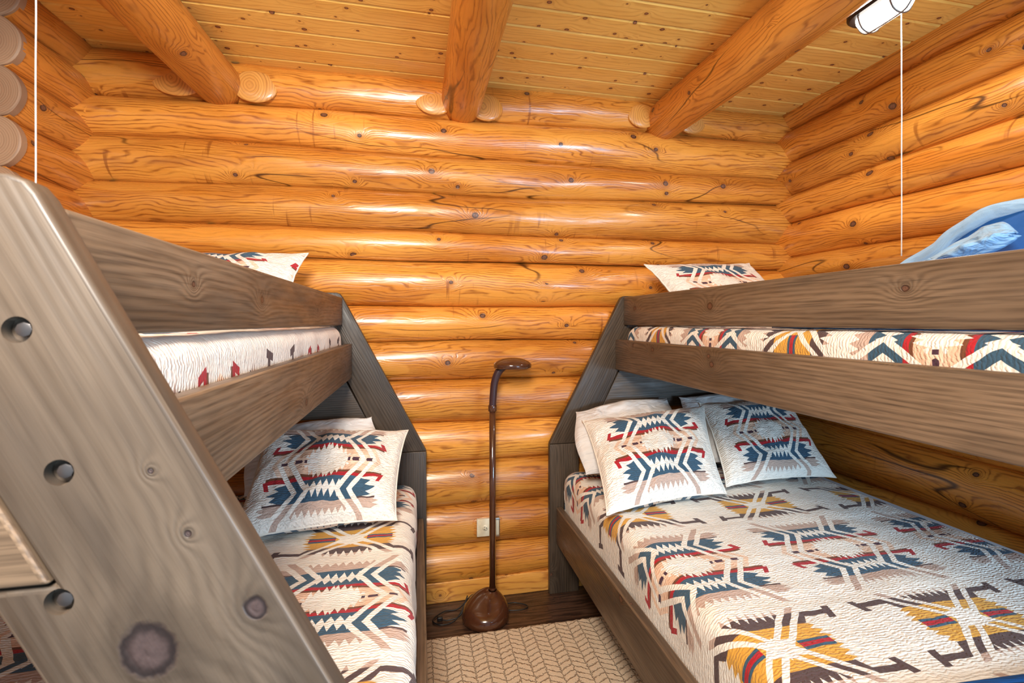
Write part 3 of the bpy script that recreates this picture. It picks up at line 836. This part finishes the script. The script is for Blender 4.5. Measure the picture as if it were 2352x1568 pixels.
# ---------------------------------------------------------------- caged ceiling lights with pull cords
m_dark = plain('bronze_black_metal', (.03, .024, .02), .4, .5)
m_wire = plain('grey_wire', (.20, .18, .16), .4, .6)
m_glow = plain('lit_frosted_glass', (1, .96, .90), .3, 0, 0, 14)
m_glass = plain('frosted_glass', (.8, .8, .78), .3)
m_cord = plain('white_cotton_cord', (.86, .84, .82), .8)
LT = (1.915, 1.57)
def fixture(x, y, label, cordxy, zend, lit=True):
    t = empty('caged_ceiling_light', (x, y, 3.0), label=label, cat='ceiling light', group='caged ceiling lights')
    def oval(r, L, z, n=16):
        pts = []
        for i in range(n+1):
            a = math.pi*i/n; pts.append((x+r*math.cos(a), y+L+r*math.sin(a), z))
        for i in range(n+1):
            a = math.pi+math.pi*i/n; pts.append((x+r*math.cos(a), y-L+r*math.sin(a), z))
        return pts
    def loft(rs, mat, name):
        bm = bmesh.new(); rings = [[bm.verts.new(p) for p in oval(r, L, z)] for r, L, z in rs]
        for A, B in zip(rings, rings[1:]):
            for k in range(len(A)): bm.faces.new((A[k], A[(k+1) % len(A)], B[(k+1) % len(A)], B[k]))
        bm.faces.new(rings[0][::-1]); bm.faces.new(rings[-1])
        bmesh.ops.recalc_face_normals(bm, faces=bm.faces)
        return autosmooth(add(name, bm, mat, t), 40)
    loft([(.078, .062, 3.038), (.084, .062, 3.02), (.084, .062, 2.950), (.074, .062, 2.940)], m_dark, 'housing')
    gl = loft([(.056, .06, 2.96), (.056, .06, 2.95), (.052, .06, 2.925), (.043, .058, 2.903), (.028, .056, 2.890), (.008, .05, 2.886)], m_glow if lit else m_glass, 'glass_shade')
    cg = []
    for dy in (-.066, .066):
        pts = spline([(x-.062, y+dy, 2.978), (x-.058, y+dy, 2.93), (x-.038, y+dy, 2.892), (x, y+dy, 2.878), (x+.038, y+dy, 2.892), (x+.058, y+dy, 2.93), (x+.062, y+dy, 2.978)], 5)
        add('cage_wire', tube(pts, .0038, 8), m_wire, t)
    pts = spline([(x, y-.122, 2.978), (x, y-.118, 2.93), (x, y-.095, 2.892), (x, y-.06, 2.878), (x, y+.06, 2.878), (x, y+.095, 2.892), (x, y+.118, 2.93), (x, y+.122, 2.978)], 5)
    add('cage_wire', tube(pts, .0038, 8), m_wire, t)
    cx, cy = cordxy
    pts = [(cx, cy, 2.975-(2.975-zend)*i/40) for i in range(41)]
    pts = [(p[0]+mn.noise((p[2]*5, 1, 2))*.002, p[1], p[2]) for p in pts]
    add('pull_cord', tube(pts, .0022, 8), m_cord, t)
    if not lit: return t
    L = bpy.data.lights.new('bulb', 'SPOT'); L.energy = 22; L.shadow_soft_size = .05; L.color = (1, .95, .90); L.spot_size = R(165); L.spot_blend = .3
    lo = bpy.data.objects.new('bulb_light', L); C.objects.link(lo); lo.location = (x, y, 2.868)
    return t
fixture(1.905, 1.565, 'lit caged oval light on the ceiling with a white pull cord near the blue blanket', (1.965, 1.545), 1.905)
fixture(-1.12, 1.62, 'caged light whose white pull cord hangs behind the broad bolted leg', (-1.066, 1.55), 1.70, False)

# ---------------------------------------------------------------- blue blanket
m_blue = fabric('deep_blue_nylon', False, lin(4, 88, 168), False, rough=.8, bd=.012, sheen=0)
m_lblue = fabric('pale_blue_nylon', False, lin(158, 200, 236), False, rough=.6, bd=.014)
bl = empty('blanket', (1.95, 1.2, 1.62), label='crumpled blue blanket with a pale blue border heaped on the upper bunk', cat='blanket')
def heap(path_fn, nx, ny, mat, name, th=.006):
    bm = bmesh.new(); uv = uvlayer(bm)
    G = [[bm.verts.new(path_fn(i/nx, j/ny)) for j in range(ny+1)] for i in range(nx+1)]
    for i in range(nx):
        for j in range(ny):
            f = bm.faces.new((G[i][j], G[i+1][j], G[i+1][j+1], G[i][j+1]))
            for l, (a, b_) in zip(f.loops, ((i, j), (i+1, j), (i+1, j+1), (i, j+1))): l[uv].uv = (a/nx, b_/ny*.6)
    bmesh.ops.recalc_face_normals(bm, faces=bm.faces)
    o = add(name, bm, mat, bl); s = o.modifiers.new('t', 'SOLIDIFY'); s.thickness = th; return o
CR = [(.40, 1.93), (.75, 1.98), (1.0, 2.012), (1.184, 2.0), (1.245, 1.98), (1.311, 1.94), (1.354, 1.903), (1.43, 1.867), (1.487, 1.825), (1.56, 1.74), (1.62, 1.64)]
def prof(y):                                            # crest height of the heap along Y
    for (a, za), (b_, zb_) in zip(CR, CR[1:]):
        if y <= b_: t = max(0, (y-a)/(b_-a)); return za+(zb_-za)*t
    return 1.63
def mass(u, v):
    y = 1.61-1.1*u; h = prof(y)-1.615; v2 = v
    x = 1.40+.50*(v2/.5) if v2 < .5 else 1.90+.44*((v2-.5)/.5)
    b_ = (v2/.5)**2.0 if v2 < .5 else math.cos(math.pi/2*((v2-.5)/.5))**.6
    return (x, y+mn.noise((u*3, v*3, 1))*.01, 1.615+(h-.012)*b_+mn.noise((u*7, v*5, 3))*.022*b_)
heap(mass, 60, 40, m_blue, 'blanket_body')
cp = spline([(1.87, 1.60, 1.66), (1.88, 1.53, 1.775), (1.89, 1.487, 1.828), (1.90, 1.43, 1.868), (1.90, 1.354, 1.900), (1.90, 1.311, 1.938), (1.90, 1.245, 1.978), (1.91, 1.184, 1.998), (1.93, 1.08, 2.0), (1.95, .95, 2.0), (1.96, .75, 1.97)], 7)
cp = [p+Vector((mn.noise((p.y*9, 0, 1))*.012, 0, mn.noise((p.y*14, 3, 1))*.006)) for p in cp]
add('border', tube(cp, [.010+.022*min(1, i/24) for i in range(len(cp))], 14), m_lblue, bl)
UP = spline([(1.62, 1.405, 1.775), (1.74, 1.346, 1.812), (1.75, 1.267, 1.850), (1.76, 1.188, 1.895), (1.76, 1.129, 1.930), (1.75, 1.073, 1.935), (1.73, 1.035, 1.905)], 6)
LO = spline([(1.61, 1.400, 1.765), (1.66, 1.290, 1.800), (1.67, 1.186, 1.808), (1.67, 1.114, 1.820), (1.68, 1.049, 1.840), (1.69, 1.020, 1.858), (1.71, 1.005, 1.880)], 6)
def fold(u, v):
    k = u*(len(UP)-1); i0 = min(int(k), len(UP)-2); f = k-i0
    a = UP[i0].lerp(UP[i0+1], f); b_ = LO[i0].lerp(LO[i0+1], f); p = b_.lerp(a, v)
    bg = math.sin(math.pi*v)**.6*math.sin(math.pi*min(1, u*.97+.03))**.5
    lip = math.exp(-((v-.22)/.13)**2)*.05*min(1, u*2)
    wv = math.sin(v*7+u*17+mn.noise((u*5, v*3, 1))*5)*.010
    return p+Vector((-.045*bg-lip+wv*bg, -.01*bg, .012*bg+mn.noise((u*9, v*7, 9))*.010*bg))
heap(fold, 70, 30, m_lblue, 'folded_lining')
# second blanket at the foot of the lower bed
bl = empty('blanket', (1.4, .72, .76), label='smooth dark blue blanket lying at the foot of the wide lower bed', cat='blanket')
def foot(u, v):
    x = 1.02+1.15*u; y = .57+.278*v+.02*math.sin(u*7)*v
    return (x, y, .765+.035*math.sin(math.pi*min(1, v*.98+.02))**.5+mn.noise((u*5, v*3, 4))*.012)
heap(foot, 40, 14, m_blue, 'blanket_body')
